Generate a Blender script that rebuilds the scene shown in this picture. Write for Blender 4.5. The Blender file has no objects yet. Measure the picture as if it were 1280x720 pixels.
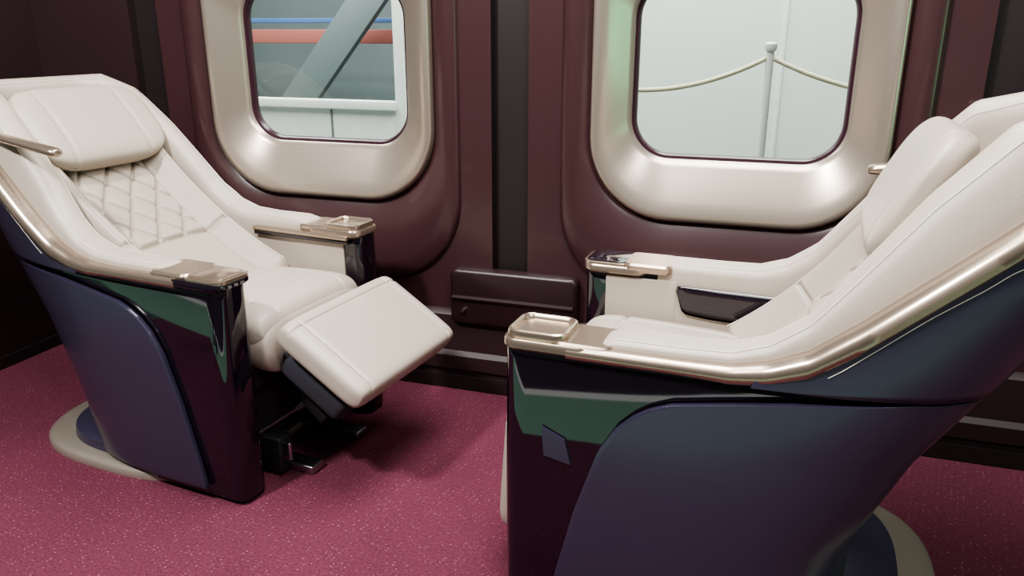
import bpy, math, random
import numpy as np
from mathutils import Vector, Matrix
random.seed(3); np.random.seed(3)
C=bpy.context.scene.collection
pi=math.pi
try:
    bpy.context.scene.view_settings.look='AgX - Medium High Contrast'
except Exception as e:
    print('look',e)

# ---------------------------------------------------------------- materials
def mat(name,col,rough=.5,metal=0,coat=0,bump=None,spec=.5,sheen=0,var=None,crough=.04):
    m=bpy.data.materials.new(name); m.use_nodes=True
    nt=m.node_tree; b=nt.nodes['Principled BSDF']
    b.inputs['Base Color'].default_value=(*col,1)
    b.inputs['Roughness'].default_value=rough
    b.inputs['Metallic'].default_value=metal
    b.inputs['Coat Weight'].default_value=coat
    b.inputs['Coat Roughness'].default_value=crough
    b.inputs['Specular IOR Level'].default_value=spec
    if sheen: b.inputs['Sheen Weight'].default_value=sheen
    tc=nt.nodes.new('ShaderNodeTexCoord')
    if bump:
        sc,st,dist=bump
        n=nt.nodes.new('ShaderNodeTexNoise'); n.inputs['Scale'].default_value=sc; n.inputs['Detail'].default_value=3
        nt.links.new(tc.outputs['Object'],n.inputs['Vector'])
        bp=nt.nodes.new('ShaderNodeBump'); bp.inputs['Strength'].default_value=st; bp.inputs['Distance'].default_value=dist
        nt.links.new(n.outputs['Fac'],bp.inputs['Height']); nt.links.new(bp.outputs['Normal'],b.inputs['Normal'])
    if var:
        n2=nt.nodes.new('ShaderNodeTexNoise'); n2.inputs['Scale'].default_value=var[0]; n2.inputs['Detail'].default_value=3
        nt.links.new(tc.outputs['Object'],n2.inputs['Vector'])
        r=nt.nodes.new('ShaderNodeMapRange'); r.inputs[3].default_value=1-var[1]; r.inputs[4].default_value=1+var[1]
        nt.links.new(n2.outputs['Fac'],r.inputs[0])
        v=nt.nodes.new('ShaderNodeVectorMath'); v.operation='SCALE'; v.inputs[0].default_value=col
        nt.links.new(r.outputs[0],v.inputs['Scale']); nt.links.new(v.outputs[0],b.inputs['Base Color'])
    return m
M={}
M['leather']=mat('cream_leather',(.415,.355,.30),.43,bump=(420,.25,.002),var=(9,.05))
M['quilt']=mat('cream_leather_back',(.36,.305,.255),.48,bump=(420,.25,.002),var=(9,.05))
M['stitch']=mat('stitch_thread',(.70,.64,.57),.7)
M['shell']=mat('plum_matte_shell',(.034,.029,.055),.30,coat=.35,crough=.16,bump=(600,.06,.001),var=(5,.06))
M['gloss']=mat('piano_black_plum',(.008,.004,.009),.03,coat=.6)
M['champ']=mat('champagne_metal',(.42,.335,.265),.27,metal=.85,var=(6,.04))
M['champ_paint']=mat('champagne_paint',(.41,.345,.29),.31,metal=.7,coat=.1,var=(4,.04))
M['plate']=mat('champagne_plate',(.36,.31,.26),.34,metal=.55,var=(4,.04))
M['dark']=mat('black_mechanism',(.012,.011,.014),.6,bump=(300,.4,.003))
M['darkfab']=mat('charcoal_fabric',(.030,.028,.038),.9,bump=(500,.6,.004))
M['steel']=mat('brushed_steel',(.45,.45,.47),.3,metal=1,var=(20,.1))
M['wall']=mat('maroon_panel',(.045,.0185,.0205),.32,coat=.12,bump=(3,.03,.01),var=(3,.08))
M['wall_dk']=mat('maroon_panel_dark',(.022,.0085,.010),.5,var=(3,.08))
M['wall_box']=mat('maroon_box',(.020,.008,.010),.38,var=(3,.08))
M['groove']=mat('groove_black',(.014,.008,.009),.5,var=(8,.1))
M['gasket']=mat('gasket',(.03,.008,.016),.3,var=(8,.1))
M['white']=mat('white_paint',(.82,.85,.82),.6,var=(2,.04))
M['pale']=mat('pale_partition',(.76,.80,.75),.55,var=(1.5,.05))
M['greyblue']=mat('hall_grey',(.14,.17,.17),.7,var=(2,.15))
M['beam']=mat('steel_beam_grey',(.15,.185,.185),.5,var=(4,.1))
M['red']=mat('red_paint',(.36,.12,.10),.5,var=(4,.1))
M['blue']=mat('blue_paint',(.07,.15,.33),.5,var=(4,.1))
M['rope']=mat('gold_rope',(.75,.70,.50),.6,bump=(120,.6,.004))
M['green']=mat('green_floor',(.20,.40,.28),.55,bump=(200,.3,.003),var=(3,.1))
M['hall']=mat('hall_floor_dark',(.02,.017,.02),.5,var=(2,.1))

def carpet():
    m=bpy.data.materials.new('raspberry_carpet'); m.use_nodes=True
    nt=m.node_tree; b=nt.nodes['Principled BSDF']; L=nt.links.new
    tc=nt.nodes.new('ShaderNodeTexCoord')
    mp=nt.nodes.new('ShaderNodeMapping'); mp.inputs['Scale'].default_value=(70,108,70); mp.inputs['Rotation'].default_value=(0,0,.12)
    L(tc.outputs['Object'],mp.inputs['Vector'])
    vo=nt.nodes.new('ShaderNodeTexVoronoi'); vo.inputs['Scale'].default_value=1; vo.inputs['Randomness'].default_value=.2
    L(mp.outputs[0],vo.inputs['Vector'])
    cr=nt.nodes.new('ShaderNodeValToRGB')
    cr.color_ramp.elements[0].position=.14; cr.color_ramp.elements[0].color=(.43,.21,.26,1)
    cr.color_ramp.elements[1].position=.29; cr.color_ramp.elements[1].color=(.112,.026,.045,1)
    L(vo.outputs['Distance'],cr.inputs[0])
    n=nt.nodes.new('ShaderNodeTexNoise'); n.inputs['Scale'].default_value=2.5; n.inputs['Detail'].default_value=6
    L(tc.outputs['Object'],n.inputs['Vector'])
    r=nt.nodes.new('ShaderNodeMapRange'); r.inputs[3].default_value=.72; r.inputs[4].default_value=1.28; L(n.outputs['Fac'],r.inputs[0])
    v=nt.nodes.new('ShaderNodeVectorMath'); v.operation='SCALE'; L(cr.outputs[0],v.inputs[0]); L(r.outputs[0],v.inputs['Scale'])
    n3=nt.nodes.new('ShaderNodeTexNoise'); n3.inputs['Scale'].default_value=150; n3.inputs['Detail'].default_value=2; L(tc.outputs['Object'],n3.inputs['Vector'])
    r3=nt.nodes.new('ShaderNodeMapRange'); r3.inputs[1].default_value=.3; r3.inputs[2].default_value=.7; r3.inputs[3].default_value=.75; r3.inputs[4].default_value=1.25; L(n3.outputs['Fac'],r3.inputs[0])
    v3=nt.nodes.new('ShaderNodeVectorMath'); v3.operation='SCALE'; L(v.outputs[0],v3.inputs[0]); L(r3.outputs[0],v3.inputs['Scale'])
    L(v3.outputs[0],b.inputs['Base Color']); b.inputs['Roughness'].default_value=.95
    b.inputs['Specular IOR Level'].default_value=.2
    n2=nt.nodes.new('ShaderNodeTexNoise'); n2.inputs['Scale'].default_value=260; L(tc.outputs['Object'],n2.inputs['Vector'])
    bp=nt.nodes.new('ShaderNodeBump'); bp.inputs['Strength'].default_value=.6; bp.inputs['Distance'].default_value=.005
    L(n2.outputs['Fac'],bp.inputs['Height']); L(bp.outputs[0],b.inputs['Normal'])
    return m
M['carpet']=carpet()
def glassmat():
    m=bpy.data.materials.new('window_glass'); m.use_nodes=True
    nt=m.node_tree; nt.nodes.remove(nt.nodes['Principled BSDF']); out=nt.nodes['Material Output']
    t=nt.nodes.new('ShaderNodeBsdfTransparent'); t.inputs[0].default_value=(.90,.96,.92,1)
    g=nt.nodes.new('ShaderNodeBsdfGlossy'); g.inputs['Roughness'].default_value=.02
    f=nt.nodes.new('ShaderNodeFresnel'); f.inputs[0].default_value=1.45
    mx=nt.nodes.new('ShaderNodeMixShader'); nt.links.new(f.outputs[0],mx.inputs[0]); nt.links.new(t.outputs[0],mx.inputs[1]); nt.links.new(g.outputs[0],mx.inputs[2])
    nt.links.new(mx.outputs[0],out.inputs[0]); return m
M['glass']=glassmat()

# ---------------------------------------------------------------- mesh helpers
def mk(name,verts,faces,m,parent=None,sharp=40):
    me=bpy.data.meshes.new(name); me.from_pydata([tuple(map(float,v)) for v in verts],[],faces); me.validate(); 
    me.polygons.foreach_set('use_smooth',[True]*len(me.polygons))
    me.update()
    if sharp: me.set_sharp_from_angle(angle=math.radians(sharp))
    o=bpy.data.objects.new(name,me); C.objects.link(o)
    if m: me.materials.append(M[m])
    if parent: o.parent=parent
    return o
def fixn(o):
    import bmesh
    bm=bmesh.new(); bm.from_mesh(o.data); bmesh.ops.remove_doubles(bm,verts=bm.verts,dist=1e-5); bmesh.ops.recalc_face_normals(bm,faces=bm.faces); bm.to_mesh(o.data); bm.free()
    return o
def grid(name,A,m,parent=None,closed=False,cap0=False,cap1=False,sharp=40,fix=True):
    A=np.asarray(A); R,N=A.shape[:2]
    V=A.reshape(-1,3); F=[]
    for i in range(R-1):
        for j in range(N if closed else N-1):
            k=(j+1)%N
            F.append((i*N+j,i*N+k,(i+1)*N+k,(i+1)*N+j))
    if cap0: F.append(tuple(range(N)))
    if cap1: F.append(tuple((R-1)*N+j for j in range(N)))
    o=mk(name,V,F,m,parent,sharp)
    if fix: fixn(o); 
    if sharp: o.data.set_sharp_from_angle(angle=math.radians(sharp))
    return o
def rr(cx,cz,hw,hh,r,k=12,s=6):
    r=min(r,hw,hh); pts=[]
    cs=[(cx+hw-r,cz+hh-r,0),(cx-hw+r,cz+hh-r,90),(cx-hw+r,cz-hh+r,180),(cx+hw-r,cz-hh+r,270)]
    arcs=[]
    for (x,z,a0) in cs:
        arcs.append([(x+r*math.cos(math.radians(a0+90*i/k)),z+r*math.sin(math.radians(a0+90*i/k))) for i in range(k+1)])
    for q in range(4):
        pts+=arcs[q]; a=arcs[q][-1]; b=arcs[(q+1)%4][0]
        for i in range(1,s): pts.append((a[0]+(b[0]-a[0])*i/s,a[1]+(b[1]-a[1])*i/s))
    return pts
def rbox(name,c,size,m,parent=None,bev=.004,rot=(0,0,0),seg=3):
    import bmesh
    bm=bmesh.new(); bmesh.ops.create_cube(bm,size=1)
    bmesh.ops.scale(bm,vec=size,verts=bm.verts)
    if bev: bmesh.ops.bevel(bm,geom=bm.edges[:],offset=min(bev,min(size)*.49),segments=seg,affect='EDGES',profile=.5)
    me=bpy.data.meshes.new(name); bm.to_mesh(me); bm.free()
    me.polygons.foreach_set('use_smooth',[True]*len(me.polygons)); me.set_sharp_from_angle(angle=math.radians(50))
    o=bpy.data.objects.new(name,me); C.objects.link(o); me.materials.append(M[m]); o.location=c; o.rotation_euler=rot
    if parent: o.parent=parent
    return o
def slab(name,cx,cy,hx,hy,r,prof,m,parent=None):
    A=[]
    for ins,z in prof:
        A.append([(x,y,z) for x,y in rr(cx,cy,hx-ins,hy-ins,max(r-ins,.002))])
    return grid(name,A,m,parent,closed=True,cap0=True,cap1=True)
def tube(name,pts,r,m,parent=None,cyc=False,res=6):
    cu=bpy.data.curves.new(name,'CURVE'); cu.dimensions='3D'; cu.bevel_depth=r; cu.bevel_resolution=2
    sp=cu.splines.new('POLY'); sp.points.add(len(pts)-1)
    for i,p in enumerate(pts): sp.points[i].co=(float(p[0]),float(p[1]),float(p[2]),1)
    sp.use_cyclic_u=cyc; cu.use_fill_caps=True
    tmp=bpy.data.objects.new(name+'_c',cu); C.objects.link(tmp)
    dg=bpy.context.evaluated_depsgraph_get(); me=bpy.data.meshes.new_from_object(tmp.evaluated_get(dg))
    bpy.data.objects.remove(tmp); me.name=name
    me.materials.clear(); me.materials.append(M[m]); me.polygons.foreach_set('use_smooth',[True]*len(me.polygons))
    o=bpy.data.objects.new(name,me); C.objects.link(o)
    if parent: o.parent=parent
    return o
def empty(name,loc=(0,0,0),rz=0):
    e=bpy.data.objects.new(name,None); C.objects.link(e); e.location=loc; e.rotation_euler=(0,0,rz); e.empty_display_size=.1; return e

# ---------------------------------------------------------------- room
rbox('floor',(.05,-.80,-.02),(5.2,1.64,.04),'carpet',bev=0)
hf=empty('hall_floor')
rbox('hall_floor_green_mat',(0,-1.775,-.02),(12,.31,.04),'green',hf,bev=0)
rbox('hall_floor_edge_strip',(0,-1.955,-.02),(12,.05,.042),'white',hf,bev=0)
rbox('hall_floor_slab',(0,-4.78,-.02),(12,5.6,.04),'hall',hf,bev=0)
for sx in (-2.02,-1.86):  # unseen dark posts, added to break up the green reflection in the gloss
    S=empty('reflection_post',(sx,-1.80,0))
    tube('post',[(0,0,.02),(0,0,.92)],.022,'dark',S)
    slab('foot',0,0,.07,.07,.069,[(0,0),(0,.012),(.02,.02)],'dark',S)
    slab('head',0,0,.03,.03,.029,[(.003,.90),(0,.91),(0,.95),(.004,.955)],'dark',S)
rbox('exterior_ground',(-1,3.2,-.03),(14,6,.04),'greyblue',bev=0)
WX=[-1.355,-.114,1.127]; HC=.565; ZT=2.25
wall=empty('wall_window')
for i,cx in enumerate(WX):
    zl0,zl1=.34,1.66; zf0,zf1=.59,1.40; 
    def ring(hw,z0,z1,r,y): return [(x,y,z) for x,z in rr(cx,(z0+z1)/2,hw,(z1-z0)/2,r)]
    A=[ring(HC,0,ZT,.002,.0),
       ring(.468,zl0,zl1,.27,.0),ring(.464,zl0+.004,zl1-.004,.267,-.010),ring(.455,zl0+.013,zl1-.013,.26,-.017),
       ring(.43,zl0+.06,zl1-.06,.245,-.019),
       ring(.402,zf0-.022,zf1+.022,.235,-.012),ring(.39,zf0-.006,zf1+.006,.225,.004),ring(.375,zf0+.01,zf1-.01,.215,.01)]
    grid('bay_panel_%d'%(i+1),A,'wall',wall,closed=True,sharp=50)
    w=empty('window_%d'%(i+1))
    B=[ring(.384,zf0,zf1,.225,.012),ring(.383,zf0+.001,zf1-.001,.224,-.010),ring(.379,zf0+.005,zf1-.005,.22,-.017),ring(.372,zf0+.012,zf1-.012,.213,-.020),
       ring(.360,zf0+.026,zf1-.026,.20,-.018),ring(.34,zf0+.06,zf1-.06,.18,-.006),
       ring(.315,zf0+.105,zf1-.105,.15,.016),ring(.292,zf0+.145,zf1-.145,.125,.034),ring(.283,zf0+.161,zf1-.161,.112,.042),ring(.280,zf0+.165,zf1-.165,.108,.050),ring(.279,zf0+.166,zf1-.166,.107,.062)]
    grid('window_frame',B,'champ_paint',w,closed=True,sharp=60)
    G=[ring(.281,zf0+.165,zf1-.165,.108,.054),ring(.273,zf0+.173,zf1-.173,.10,.056),ring(.269,zf0+.177,zf1-.177,.097,.064),ring(.269,zf0+.177,zf1-.177,.097,.078)]
    grid('window_gasket',G,'gasket',w,closed=True,sharp=40)
    gl=ring(.273,zf0+.174,zf1-.174,.10,.070)
    mk('window_pane',gl,[tuple(range(len(gl)))],'glass',w,None)
for i,gx in enumerate([WX[0]-.6205,(WX[0]+WX[1])/2,(WX[1]+WX[2])/2,WX[2]+.6205]):
    V=[];
    for z in (0,ZT):
        V+=[(gx-.0555,0,z),(gx-.053,.03,z),(gx+.053,.03,z),(gx+.0555,0,z)]
    mk('groove_%d'%(i+1),V,[(0,1,5,4),(1,2,6,5),(2,3,7,6)],'groove',wall,30)
rbox('end_panel_a',(-2.235,.02,ZT/2),(.41,.04,ZT),'wall_dk',wall,bev=0)
rbox('end_panel_b',(2.24,.02,ZT/2),(.86,.04,ZT),'wall',wall,bev=0)
rbox('wall_left',(-2.455,-.5,ZT/2),(.05,1.08,ZT),'wall_dk',None,bev=0)
rbox('baseboard_left',(-2.425,-.5,.02),(.012,1.0,.04),'groove',None,bev=0)
P=[(0,.26),(-.012,.255),(-.020,.245),(-.026,.13),(-.036,.115),(-.036,.07),(-.026,.06),(-.026,0),(0,0)]
def sweepx(name,prof,x0,x1,m,parent=None):
    A=[[(x,y,z) for y,z in prof] for x in (x0,x1)]
    return grid(name,A,m,parent,closed=True,cap0=True,cap1=True,sharp=30)
bb=empty('baseboard_window')
sweepx('duct_cover',P,-2.42,2.6,'wall_dk',bb)
rbox('duct_foot_strip',(.09,-.030,.025),(5.0,.01,.045),'groove',bb,bev=0)  # solid dark strip along the foot of the duct
hb=empty('wall_heater_box')
def ringxz(ins,y): return [(x,y,z) for x,z in rr(-.715,.315,.20-ins,.088-ins,.022)]
grid('box_body',[ringxz(0,-.0),ringxz(0,-.034),ringxz(.003,-.039),ringxz(.010,-.042)],'wall_box',hb,closed=True,cap0=True,cap1=True,sharp=60)
sweepx('box_lip',[(-.040,.322),(-.048,.320),(-.050,.315),(-.048,.308),(-.040,.306)],-.905,-.525,'wall_box',hb)
tube('box_latch',[(-.87,-.04,.275),(-.87,-.052,.275)],.006,'steel',hb)

# ---------------------------------------------------------------- exterior
rbox('exterior_partition',(.75,2.02,1.4),(5.6,.04,2.8),'pale',bev=0)
ep=empty('partition_battens')
for x in (-2.05,-.75,-.02,.45,1.6): rbox('batten',(x,1.995,1.4),(.016 if x>-2 else .06,.012,2.8),'white',ep,bev=.002)
lf=empty('exterior_low_fence')
rbox('fence_panel',(-4.1,2.02,.33),(4.05,.04,.66),'white',lf,bev=0)
rbox('fence_rail',(-4.1,2.0,.68),(4.05,.08,.05),'pale',lf,bev=.005)
for x in (-2.5,-3.1,-3.7): rbox('fence_joint',(x,1.996,.33),(.008,.01,.64),'beam',lf,bev=0)
rbox('exterior_hall_wall',(-4.5,5.0,1.5),(7.5,.05,3.2),'greyblue',bev=0)
st=empty('exterior_steelwork')
dx,dz=.51,.59; ang=math.atan2(dz,dx)
rbox('diagonal_beam',(-3.0,3.1,1.04),(2.6,.12,.17),'beam',st,bev=.004,rot=(0,-ang,0))
rbox('diagonal_beam_flange',(-3.0,3.03,1.04),(2.6,.02,.23),'beam',st,bev=.004,rot=(0,-ang,0))
rbox('red_beam',(-3.5,3.4,1.04),(4,.08,.10),'red',st,bev=.004)
rbox('blue_beam',(-3.5,3.45,1.155),(4,.08,.035),'blue',st,bev=.004)
rbox('column',(-2.52,3.6,1.3),(.10,.10,2.6),'greyblue',st,bev=.004)
rp=empty('rope_barrier')
px=[-1.02,-.06,1.0]
for x in px:
    tube('post',[(x,1.0,.0),(x,1.0,1.03)],.014,'white',rp)
    slab('post_foot',x,1.0,.13,.13,.129,[(0,-.01),(0,.01),(.02,.022)],'white',rp)
    o=slab('post_cap',x,1.0,.022,.022,.0219,[(.004,1.02),(0,1.03),(0,1.045),(.008,1.052)],'white',rp)
for a,b in zip(px[:-1],px[1:]):
    tube('rope',[(a+(b-a)*t,1.0,1.0-.13*4*t*(1-t)) for t in np.linspace(0,1,30)],.009,'rope',rp)

# ---------------------------------------------------------------- seat
NE=4.5; W=.31
Rz=([0,.05,.2,.4,.59,.75,1.0,1.2],[.55,.56,.60,.69,.81,.90,.99,1.03])
def R(z): return float(np.interp(z,*Rz))
ph=np.linspace(-pi/2,pi/2,6001)
_x=-.8*np.abs(np.cos(ph))**(2/NE); _y=W*np.sign(np.sin(ph))*np.abs(np.sin(ph))**(2/NE)
_s=np.concatenate([[0],np.cumsum(np.hypot(np.diff(_x),np.diff(_y)))]); _s/=_s[-1]
def base(a,z):
    f=float(np.interp(a,_s,ph)); return -R(z)*max(abs(math.cos(f)),0)**(2/NE), W*math.copysign(abs(math.sin(f))**(2/NE),math.sin(f))
def Pt(a,z,off=0):
    a=min(max(a,0),1); e=.004
    x,y=base(a,z)
    a0,a1=max(a-e,0),min(a+e,1)
    x0,y0=base(a0,z); x1,y1=base(a1,z); tx,ty=x1-x0,y1-y0; l=math.hypot(tx,ty) or 1
    nx,ny=ty/l,-tx/l
    if a<.5 and ny>0 or a>.5 and ny<0: nx,ny=-nx,-ny
    if abs(a-.5)<1e-6: nx,ny=-1,0
    return (x+nx*off,y+ny*off,z)
def a_of(d,z):
    c=min(d/R(z),1); f=-math.acos(c**(NE/2)); return float(np.interp(f,ph,_s))
def rimz(a):
    z=.56
    for _ in range(25):
        d=-base(a,z)[0]
        z=.5*z+.5*float(np.interp(d,[0,.38,.44,.50,.57,.65,.77,.88,1.0],[.562,.562,.572,.596,.650,.722,.828,.885,.92]))
    return z
def sstep(x,a,b):
    t=min(max((x-a)/(b-a),0),1); return t*t*(3-2*t)

def cushion(name,L,Wd,T,m,parent,loc,tilt=0,disp=None,nu=80,nv=80,p=10,q=3,puff=0.0,round_=.05):
    us=np.sin(np.linspace(-pi/2,pi/2,nu)); vs=np.sin(np.linspace(-pi/2,pi/2,nv))
    ct,s_=math.cos(tilt),math.sin(tilt)
    V=[];F=[]
    for side in (1,-1):
        for u in us:
            for v in vs:
                x=u*L/2*(1-round_*abs(v)**8); y=v*Wd/2*(1-round_*abs(u)**8)
                t=max(1-abs(u)**p,0)**(1/q)*max(1-abs(v)**p,0)**(1/q)
                z=side*T/2*t
                if side>0:
                    z+=puff*(1-u*u)*(1-v*v)
                    if disp: z+=disp(x,y,u,v)*t
                V.append((loc[0]+x*ct+z*s_,loc[1]+y,loc[2]-x*s_+z*ct))
    n=nu*nv
    for sd in (0,1):
        for i in range(nu-1):
            for j in range(nv-1):
                a=sd*n+i*nv+j; F.append((a,a+1,a+nv+1,a+nv) if sd else (a,a+nv,a+nv+1,a+1))
    o=mk(name,V,F,m,parent,None); fixn(o); return o
def gauss(x,w): return math.exp(-(x/w)**2)

def seat(loc,rz,spine,crease,leg_up,lamp_d,htab,fwd,poff):
    E=empty('train_seat',loc,rz); E.scale=(1,1,.985)
    def plate(name,cd,hl,hw,prof,m,n=2.8):
        A=[]
        for ins,z in prof:
            A.append([(-cd+(hl-ins)*math.copysign(abs(math.cos(t))**(2/n),math.cos(t)),(hw-ins)*math.copysign(abs(math.sin(t))**(2/n),math.sin(t)),z) for t in np.linspace(0,2*pi,96,endpoint=False)])
        return grid(name,A,m,E,closed=True,cap0=True,cap1=True,sharp=50)
    plate('floor_plate',.455,.345,.328,[(0,0),(0,.016),(.006,.022),(.02,.026)],'plate',3.0)
    plate('floor_plate_collar',.435,.290,.290,[(0,.024),(.004,.048),(.02,.054)],'shell')
    plate('pedestal_core',.40,.22,.25,[(0,.05),(.0,.30),(.02,.40)],'darkfab')
    zs=[.012]+list(np.linspace(.03,.552,26)); 
    NA=140; T=.088
    A=[]
    for a in np.linspace(0,1,NA):
        row=[]
        for z in zs: row.append(Pt(a,z,0))
        row.append(Pt(a,.560,-.006)); row.append(Pt(a,.560,-T+.006))
        for z in zs[::-1]: row.append(Pt(a,z,-T))
        A.append(row)
    def nose(row):
        out=[]
        for k,(fx,ins) in enumerate([(.0,0),(.012,.004),(.020,.012),(.024,.026)]):
            yc=np.mean([p[1] for p in row]); rr_=[]
            for p in row:
                dy=p[1]-yc; rr_.append((p[0]+fx,yc+dy*(1-ins/(T/2)),p[2]))
            out.append(rr_)
        return out
    n0=nose(A[0])[1:]; n1=nose(A[-1])[1:]
    A=n0[::-1]+A+n1
    A=np.array(A); s=np.sin(np.clip(A[...,2]/.56,0,1)*pi); A[...,1]+=np.sign(A[...,1])*.006*s*np.clip(1+A[...,0]/.35,0,1)*(np.abs(A[...,1])>.28)
    grid('side_body_gloss',A,'gloss',E,closed=True,cap0=True,cap1=True,sharp=50)
    rows=np.concatenate([np.linspace(.035,.40,26),np.linspace(.41,.49,14),np.linspace(.494,.543,12)])
    fz=([.0,.05,.10,.25,.378,.43,.46,.48,.494,.51,.525,.535,.545],[.075,.080,.090,.125,.165,.195,.225,.255,.29,.38,.48,.58,.68])
    A=[];NB=130
    for z in rows:
        a0=a_of(float(np.interp(z,*fz)),z)
        A.append([Pt(a,z,.012) for a in np.linspace(a0,1-a0,NB)])
    o=grid('side_skin_matte',A,'shell',E,sharp=None,fix=True)
    so=o.modifiers.new('s','SOLIDIFY'); so.thickness=.012; so.offset=0
    bv=o.modifiers.new('b','BEVEL'); bv.width=.003; bv.segments=2; bv.limit_method='ANGLE'
    a0=a_of(.42,.56); cols=np.linspace(a0,1-a0,150); A=[]
    for a in cols:
        zr=rimz(a)-.006
        zb=min(.549,zr-.004)
        A.append([Pt(a,zb+(zr-zb)*t,.014) for t in np.linspace(0,1,22)])
    o=grid('upper_shell',A,'shell',E,sharp=None)
    so=o.modifiers.new('s','SOLIDIFY'); so.thickness=.012; so.offset=0
    cs=np.linspace(a_of(.52,.56),1-a_of(.52,.56),140)
    pts=[Pt(a,max(rimz(a)-.050,.555),.0208) for a in cs]
    tube('shell_stitch',pts,.0007,'stitch',E)
    sec=[(.020,-.026),(.028,-.017),(.031,-.002),(.027,.012),(.016,.022),(-.006,.026),(-.016,.020),(-.016,-.012),(-.010,-.026)]
    A=[]
    for a in np.linspace(.05,.95,200):
        zr=rimz(a); d=-base(a,zr)[0]
        k=.48+.47*sstep(d,.28,.60)
        row=[]
        for i,z in sec:
            p=Pt(a,zr,i*(k if i>0 else 1)); row.append((p[0],p[1],zr+z*k))
        A.append(row)
    grid('rim_trim',A,'champ',E,closed=True,cap0=True,cap1=True,sharp=35)
    # --- padding arm+wings
    A=[]; top=[]; top2=[]
    aL=a_of(.155,.56)
    av=np.concatenate([aL+np.array([0,.002,.005,.009,.014]),np.linspace(aL+.02,1-aL-.02,210),1-aL-np.array([.014,.009,.005,.002,0])])
    for a in av:
        zr=rimz(a); d=-base(a,zr)[0]
        h=float(np.interp(d,*htab))
        fl=1-sstep(d,.38,.56)
        e=min((a-aL),(1-aL-a)); tp=math.sqrt(min(max(e,0)/.018,1)*(2-min(max(e,0)/.018,1))) 
        h=.012+(h-.012)*max(tp,.05)
        wd=.092; zi=.415
        lean=.45*max(h-.06,0)
        def mx(f,r): return (r*(1-fl)+f*fl)*h
        sec2=[(.012,.004),(.011,mx(.62,.35)),(.015,mx(.82,.66)),(.023,mx(.94,.86)),(.037,mx(1,.97)),(.052,mx(1,1)),(.068,mx(.98,.95)),(.080,mx(.90,.84)),(.089,mx(.68,.62)),(wd,mx(.2,.25)),(wd,-.02)]
        row=[]
        for i,z in sec2: 
            p=Pt(a,zr,-i-lean*z/h*.6); row.append((p[0],p[1],zr+z))
        for t in (.35,.7,1):
            z1=zr-.02; zz=z1+(zi-z1)*t; p=Pt(a,zz,-wd); row.append((p[0],p[1],zz))
        p=Pt(a,zi,-.03); row.append((p[0],p[1],zi)); 
        p=Pt(a,zr-.03,-.02); row.append((p[0],p[1],zr-.03))
        A.append(row); 
        p=row[3]; top.append((p[0],p[1],p[2]+.0006))
        p=row[7]; top2.append((p[0],p[1],p[2]+.0006))
    grid('arm_and_wing_padding',A,'leather',E,closed=True,cap0=True,cap1=True,sharp=60)
    tube('padding_stitch',top[4:-4],.0011,'stitch',E)
    tube('padding_stitch_inner',top2[8:-8],.0008,'stitch',E)
    for sg in (-1,1):
        rbox('arm_inner_liner',(-.115,sg*(W-.0885),.475),(.17,.010,.14),'leather',E,bev=.003)
    yA=W-.047
    slab('cup_tray_base',-.062,yA,.088,.060,.030,[(.006,.552),(0,.558),(0,.570),(.003,.574)],'champ',E)
    slab('cup_tray',-.038,yA,.056,.052,.024,[(0,.573),(-.002,.582),(.0,.588),(.004,.590),(.008,.587),(.010,.580)],'champ',E)
    slab('arm_plate',-.125,yA,.055,.054,.02,[(.002,.560),(0,.566),(.0,.574),(.004,.578)],'champ',E)
    slab('control_base',-.052,-yA,.078,.060,.030,[(.006,.552),(0,.558),(0,.568),(.003,.572)],'champ' if not leg_up else 'gloss',E)
    slab('control_panel_rim',-.03,-yA,.057,.055,.025,[(0,.569),(0,.577),(.002,.578)],'champ',E)
    slab('control_panel',-.03,-yA,.050,.048,.020,[(0,.576),(0,.580),(.003,.582)],'gloss' if not leg_up else 'champ',E)
    slab('arm_lid',-.130,-yA+.004,.058,.056,.02,[(.003,.562),(0,.568),(.0,.578),(.005,.583)],'champ',E)
    for k in range(3): rbox('button',(.0265,-yA+(-.02+.02*k),.560),(.003,.011,.006),'steel',E,bev=.001)
    A=[]
    for t in np.linspace(0,1,24):
        d=.20+.27*t; a=a_of(d,.52)
        ztop=.537; zb=.475-.012*math.sin(pi*t) + .05*max(0,(.10-t)/.10)+.05*max(0,(t-.88)/.12)
        A.append([Pt(a,zb+(ztop-zb)*s,-.0965) for s in (0,.25,.5,.75,1)])
    o=grid('arm_pocket',A,'gloss',E,sharp=None)
    so=o.modifiers.new('s','SOLIDIFY'); so.thickness=.006; so.offset=0
    yi=W-.094-.004
    rbox('arm_bar',(-.17,yi-.004,.553),(.33,.02,.014),'champ',E,bev=.004)
    rbox('arm_bar_gap',(-.17,yi-.002,.540),(.33,.014,.012),'gloss',E,bev=.002)
    sl=[(-.055,.405),(-.10,.385),(-.112,.335),(-.060,.345)]
    if not leg_up: mk('side_plate',[(x,W+.002,z) for x,z in sl]+[(x,W+.009,z) for x,z in sl],[(0,1,2,3),(7,6,5,4),(0,4,5,1),(1,5,6,2),(2,6,7,3),(3,7,4,0)],'shell',E,20)  # thin parallelogram plate in shell material on the gloss side
    # --- backrest
    sd=np.array(spine); tl=np.concatenate([[0],np.cumsum(np.hypot(*np.diff(sd,axis=0).T))]); Ls=tl[-1]; tl/=Ls
    cd=np.polyfit(tl,sd[:,0],3); cz=np.polyfit(tl,sd[:,1],3)
    def sp(v): return np.polyval(cd,v),np.polyval(cz,v)
    def spn(v):
        d1,z1=sp(v+.01); d0,z0=sp(v-.01); td,tz=d1-d0,z1-z0; l=math.hypot(td,tz)
        return (tz/l, td/l)
    nu,nv=210,260; A=[]
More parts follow.
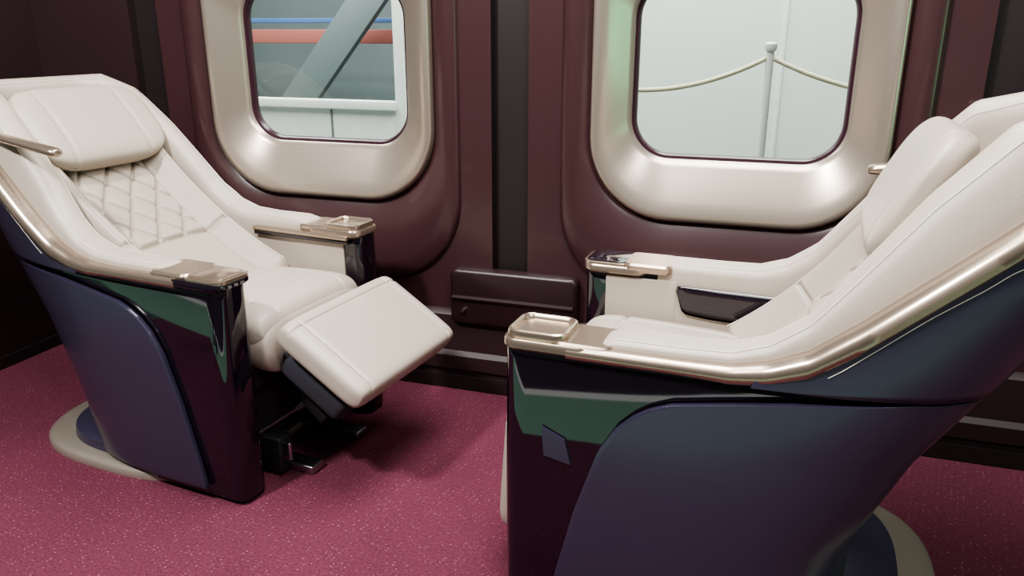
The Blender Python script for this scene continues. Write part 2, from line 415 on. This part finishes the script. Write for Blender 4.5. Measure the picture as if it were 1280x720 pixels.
    for j in range(nv):
        v=j/(nv-1); d,z=sp(v); nx,nz=spn(v)
        hw=.200+.012*v
        row=[]
        for i in range(nu):
            u=math.sin((i/(nu-1)-.5)*pi); au=abs(u)
            g=.040*sstep(au,.58,.82)-.075*max((au-.86)/.14,0)**2.2
            g-=.010*gauss(au-.57,.016)
            g-=.010*gauss(v-.34,.008)*(1 if au<.95 else 0)
            g+=.010*(1-min(au/.55,1)**2)*gauss(v-.2,.25)
            if au<.55 and .34<v<.80:
                U=u*hw/.088; Vv=v*Ls/.110
                for q in (U+Vv,U-Vv):
                    f=abs(q-round(q)); g-=.0095*gauss(f,.045)+.003*gauss(f,.16)
                g+=.006
            g-=.05*max((v-.93)/.07,0)**2+.03*max((.04-v)/.04,0)**2
            row.append((-d+nx*g,u*hw,z+nz*g))
        A.append(row)
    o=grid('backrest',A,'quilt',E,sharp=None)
    so=o.modifiers.new('s','SOLIDIFY'); so.thickness=.05; so.offset=-1 
    nrm=o.data.polygons[len(o.data.polygons)//2].normal
    if nrm.x<0: so.offset=1
    for sg in (-1,1):
        pts=[]
        for v in np.linspace(.02,.9,50):
            d,z=sp(v); nx,nz=spn(v); pts.append((-d+nx*.041,sg*.84*(.2+.012*v),z+nz*.041))
        tube('bolster_stitch',pts,.0009,'stitch',E)
    d,z=sp(.875); nx,nz=spn(.875); A=[]
    for k in range(61):
        lat=-pi/2+pi*k/60; row=[]
        for q in range(140):
            lon=2*pi*q/140
            sg=lambda t,e: math.copysign(abs(t)**e,t)
            X=.042*sg(math.cos(lat),.50)*sg(math.cos(lon),.75); Y=.200*sg(math.cos(lat),.32)*sg(math.sin(lon),.55); Z=.125*sg(math.sin(lat),.66)
            front=X>0
            if front: X-=.005*gauss(abs(Y)-.120,.004)
            X+= .8*Y*Y + poff+ .006*math.cos(Y*18)
            wx=-d+X*nx-Z*nz; wz=z+X*nz+Z*nx
            row.append((wx,Y,wz))
        A.append(row)
    grid('headrest_pillow',A,'leather',E,closed=True,sharp=None)
    # --- seat cushion
    Lc=crease+.10+fwd
    def dz(x,y,u,v):
        return -.008*gauss(abs(y)-.130,.004)-.008*gauss(x-(Lc/2-.095),.005)*(1 if abs(y)<.2 else 0)
    cushion('seat_cushion',Lc,.415,.115,'leather',E,(fwd-Lc/2,0,.402),tilt=-.04,disp=dz,puff=.016,p=8,q=2.6,nu=110,nv=110)
    cushion('cushion_front_apron',.075,.41,.15,'leather',E,(fwd-.030,0,.365),tilt=0,puff=0,p=5,q=2.4)
    def dl(x,y,u,v): return -.006*gauss(abs(y)-.182,.0035)-.005*gauss(x+.10,.003)
    if leg_up:
        t=math.radians(33); cx_,cz_=.185,.357
        cushion('leg_rest',.27,.455,.074,'leather',E,(cx_,.022,cz_),tilt=t,disp=dl,puff=.006,p=14,q=3.6,round_=.035,nu=110,nv=130)
        for sg in (-1,1):
            pts=[(cx_+x*math.cos(t)+.040*math.sin(t),.022+sg*.187,cz_-x*math.sin(t)+.040*math.cos(t)) for x in np.linspace(-.11,.11,20)]
            tube('leg_rest_stitch',pts,.0010,'stitch',E)
        rbox('leg_rest_hinge',(.08,0,.31),(.22,.30,.035),'dark',E,bev=.008,rot=(0,.52,0))
        rbox('leg_rest_underside',(.13,.01,.275),(.20,.36,.06),'darkfab',E,bev=.02,rot=(0,.60,0))
        rbox('leg_rest_strut',(.05,-.10,.22),(.18,.02,.03),'dark',E,bev=.005,rot=(0,.75,0))
        rbox('leg_rest_strut_b',(.05,.10,.22),(.18,.02,.03),'dark',E,bev=.005,rot=(0,.75,0))
    else:
        cushion('leg_rest',.32,.43,.07,'leather',E,(.040,0,.235),tilt=math.radians(86),disp=dl,puff=.004,p=12,q=3.2)
    rbox('seat_frame',(-.22,0,.30),(.40,.42,.10),'dark',E,bev=.01)
    rbox('seat_frame_lower',(-.20,0,.17),(.30,.36,.20),'dark',E,bev=.02)
    rbox('floor_rail',(-.03,-.10,.012),(.22,.05,.024),'steel',E,bev=.004)
    rbox('floor_rail_b',(-.03,.10,.012),(.22,.05,.024),'steel',E,bev=.004)
    rbox('lock_bracket',(-.02,-.14,.06),(.07,.05,.10),'dark',E,bev=.006)
    rbox('lock_lever',(.015,-.15,.075),(.05,.012,.05),'steel',E,bev=.004)
    tube('cross_shaft',[(-.05,-.2,.12),(-.05,.2,.12)],.012,'steel',E)
    A=[]
    p0=Vector((-lamp_d-.24,-.262,.858)); p1=Vector((-lamp_d,-.268,.828))
    dr=(p1-p0).normalized(); sdv=Vector((0,1,0)); upv=dr.cross(sdv).normalized(); 
    for t,s_ in ((0,.75),(.3,.95),(.7,1),(.93,1),(.985,.8),(1,.45)):
        c=p0.lerp(p1,t); A.append([tuple(c+sdv*(.019*s_*math.cos(q))+upv*(.012*s_*math.sin(q))) for q in np.linspace(0,2*pi,24,endpoint=False)])
    grid('reading_lamp_arm',A,'champ',E,closed=True,cap0=True,cap1=True,sharp=50)
    return E

hd=[0,.30,.38,.44,.50,.57,.66,.76,.88,1.0]
seat((-1.125,-.505,0),math.radians(-6),[(.20,.44),(.34,.50),(.49,.60),(.63,.715),(.755,.85),(.79,.90)],.20,True,.48,
     (hd,[.028,.029,.035,.048,.074,.105,.122,.12,.10,.06]),.035,.036)
seat((-.404,-.600,0),pi+math.radians(-3),[(.34,.43),(.45,.52),(.555,.63),(.625,.74),(.688,.85),(.705,.895)],.34,False,.575,
     (hd,[.026,.027,.030,.042,.066,.105,.145,.160,.125,.08]),.0,.028)

# ---------------------------------------------------------------- lights
def area(name,loc,target,size,power,col=(1,1,1),sy=None):
    l=bpy.data.lights.new(name,'AREA'); l.energy=power; l.color=col; l.size=size
    if sy: l.shape='RECTANGLE'; l.size_y=sy
    o=bpy.data.objects.new(name,l); C.objects.link(o); o.location=loc
    o.rotation_euler=(Vector(target)-Vector(loc)).to_track_quat('-Z','Y').to_euler(); return o
area('hall_light_key',(-1.7,-2.5,3.2),(-.5,-.4,.3),.3,160,(1,.99,.97))
area('hall_light_second',(1.3,-2.8,3.4),(-.2,-.5,.4),.5,58,(1,.99,.98))
area('cabin_light',(-.4,-.9,2.9),(-.4,-.6,0),.3,14,(1,.98,.95),2.6)
area('exterior_light',(-.3,1.0,3.6),(-.3,1.9,.8),1.2,360,(1,1,.97),5)
area('exterior_light_far',(-3.6,2.6,3.6),(-3.4,4.2,.6),1.2,150,(.97,1,1),3)
area('exterior_light_fence',(-3.2,1.0,2.9),(-3.0,2.0,.4),.8,110,(1,1,.98),3)
area('green_bounce_fill',(2.6,-1.4,1.0),(.4,-.7,.6),.6,9,(.25,1,.5))  # added lamp, stands in for green light reflected from the hall
w=bpy.data.worlds.new('world'); bpy.context.scene.world=w; w.use_nodes=True
bg=w.node_tree.nodes['Background']; bg.inputs[0].default_value=(.95,.96,1,1); bg.inputs[1].default_value=.16

cam=bpy.data.cameras.new('camera'); co=bpy.data.objects.new('camera',cam); C.objects.link(co)
co.location=(0,-2.2,1.1); co.rotation_euler=(math.radians(72),0,math.radians(18.3)); cam.lens=28.125; cam.sensor_width=36
bpy.context.scene.camera=co
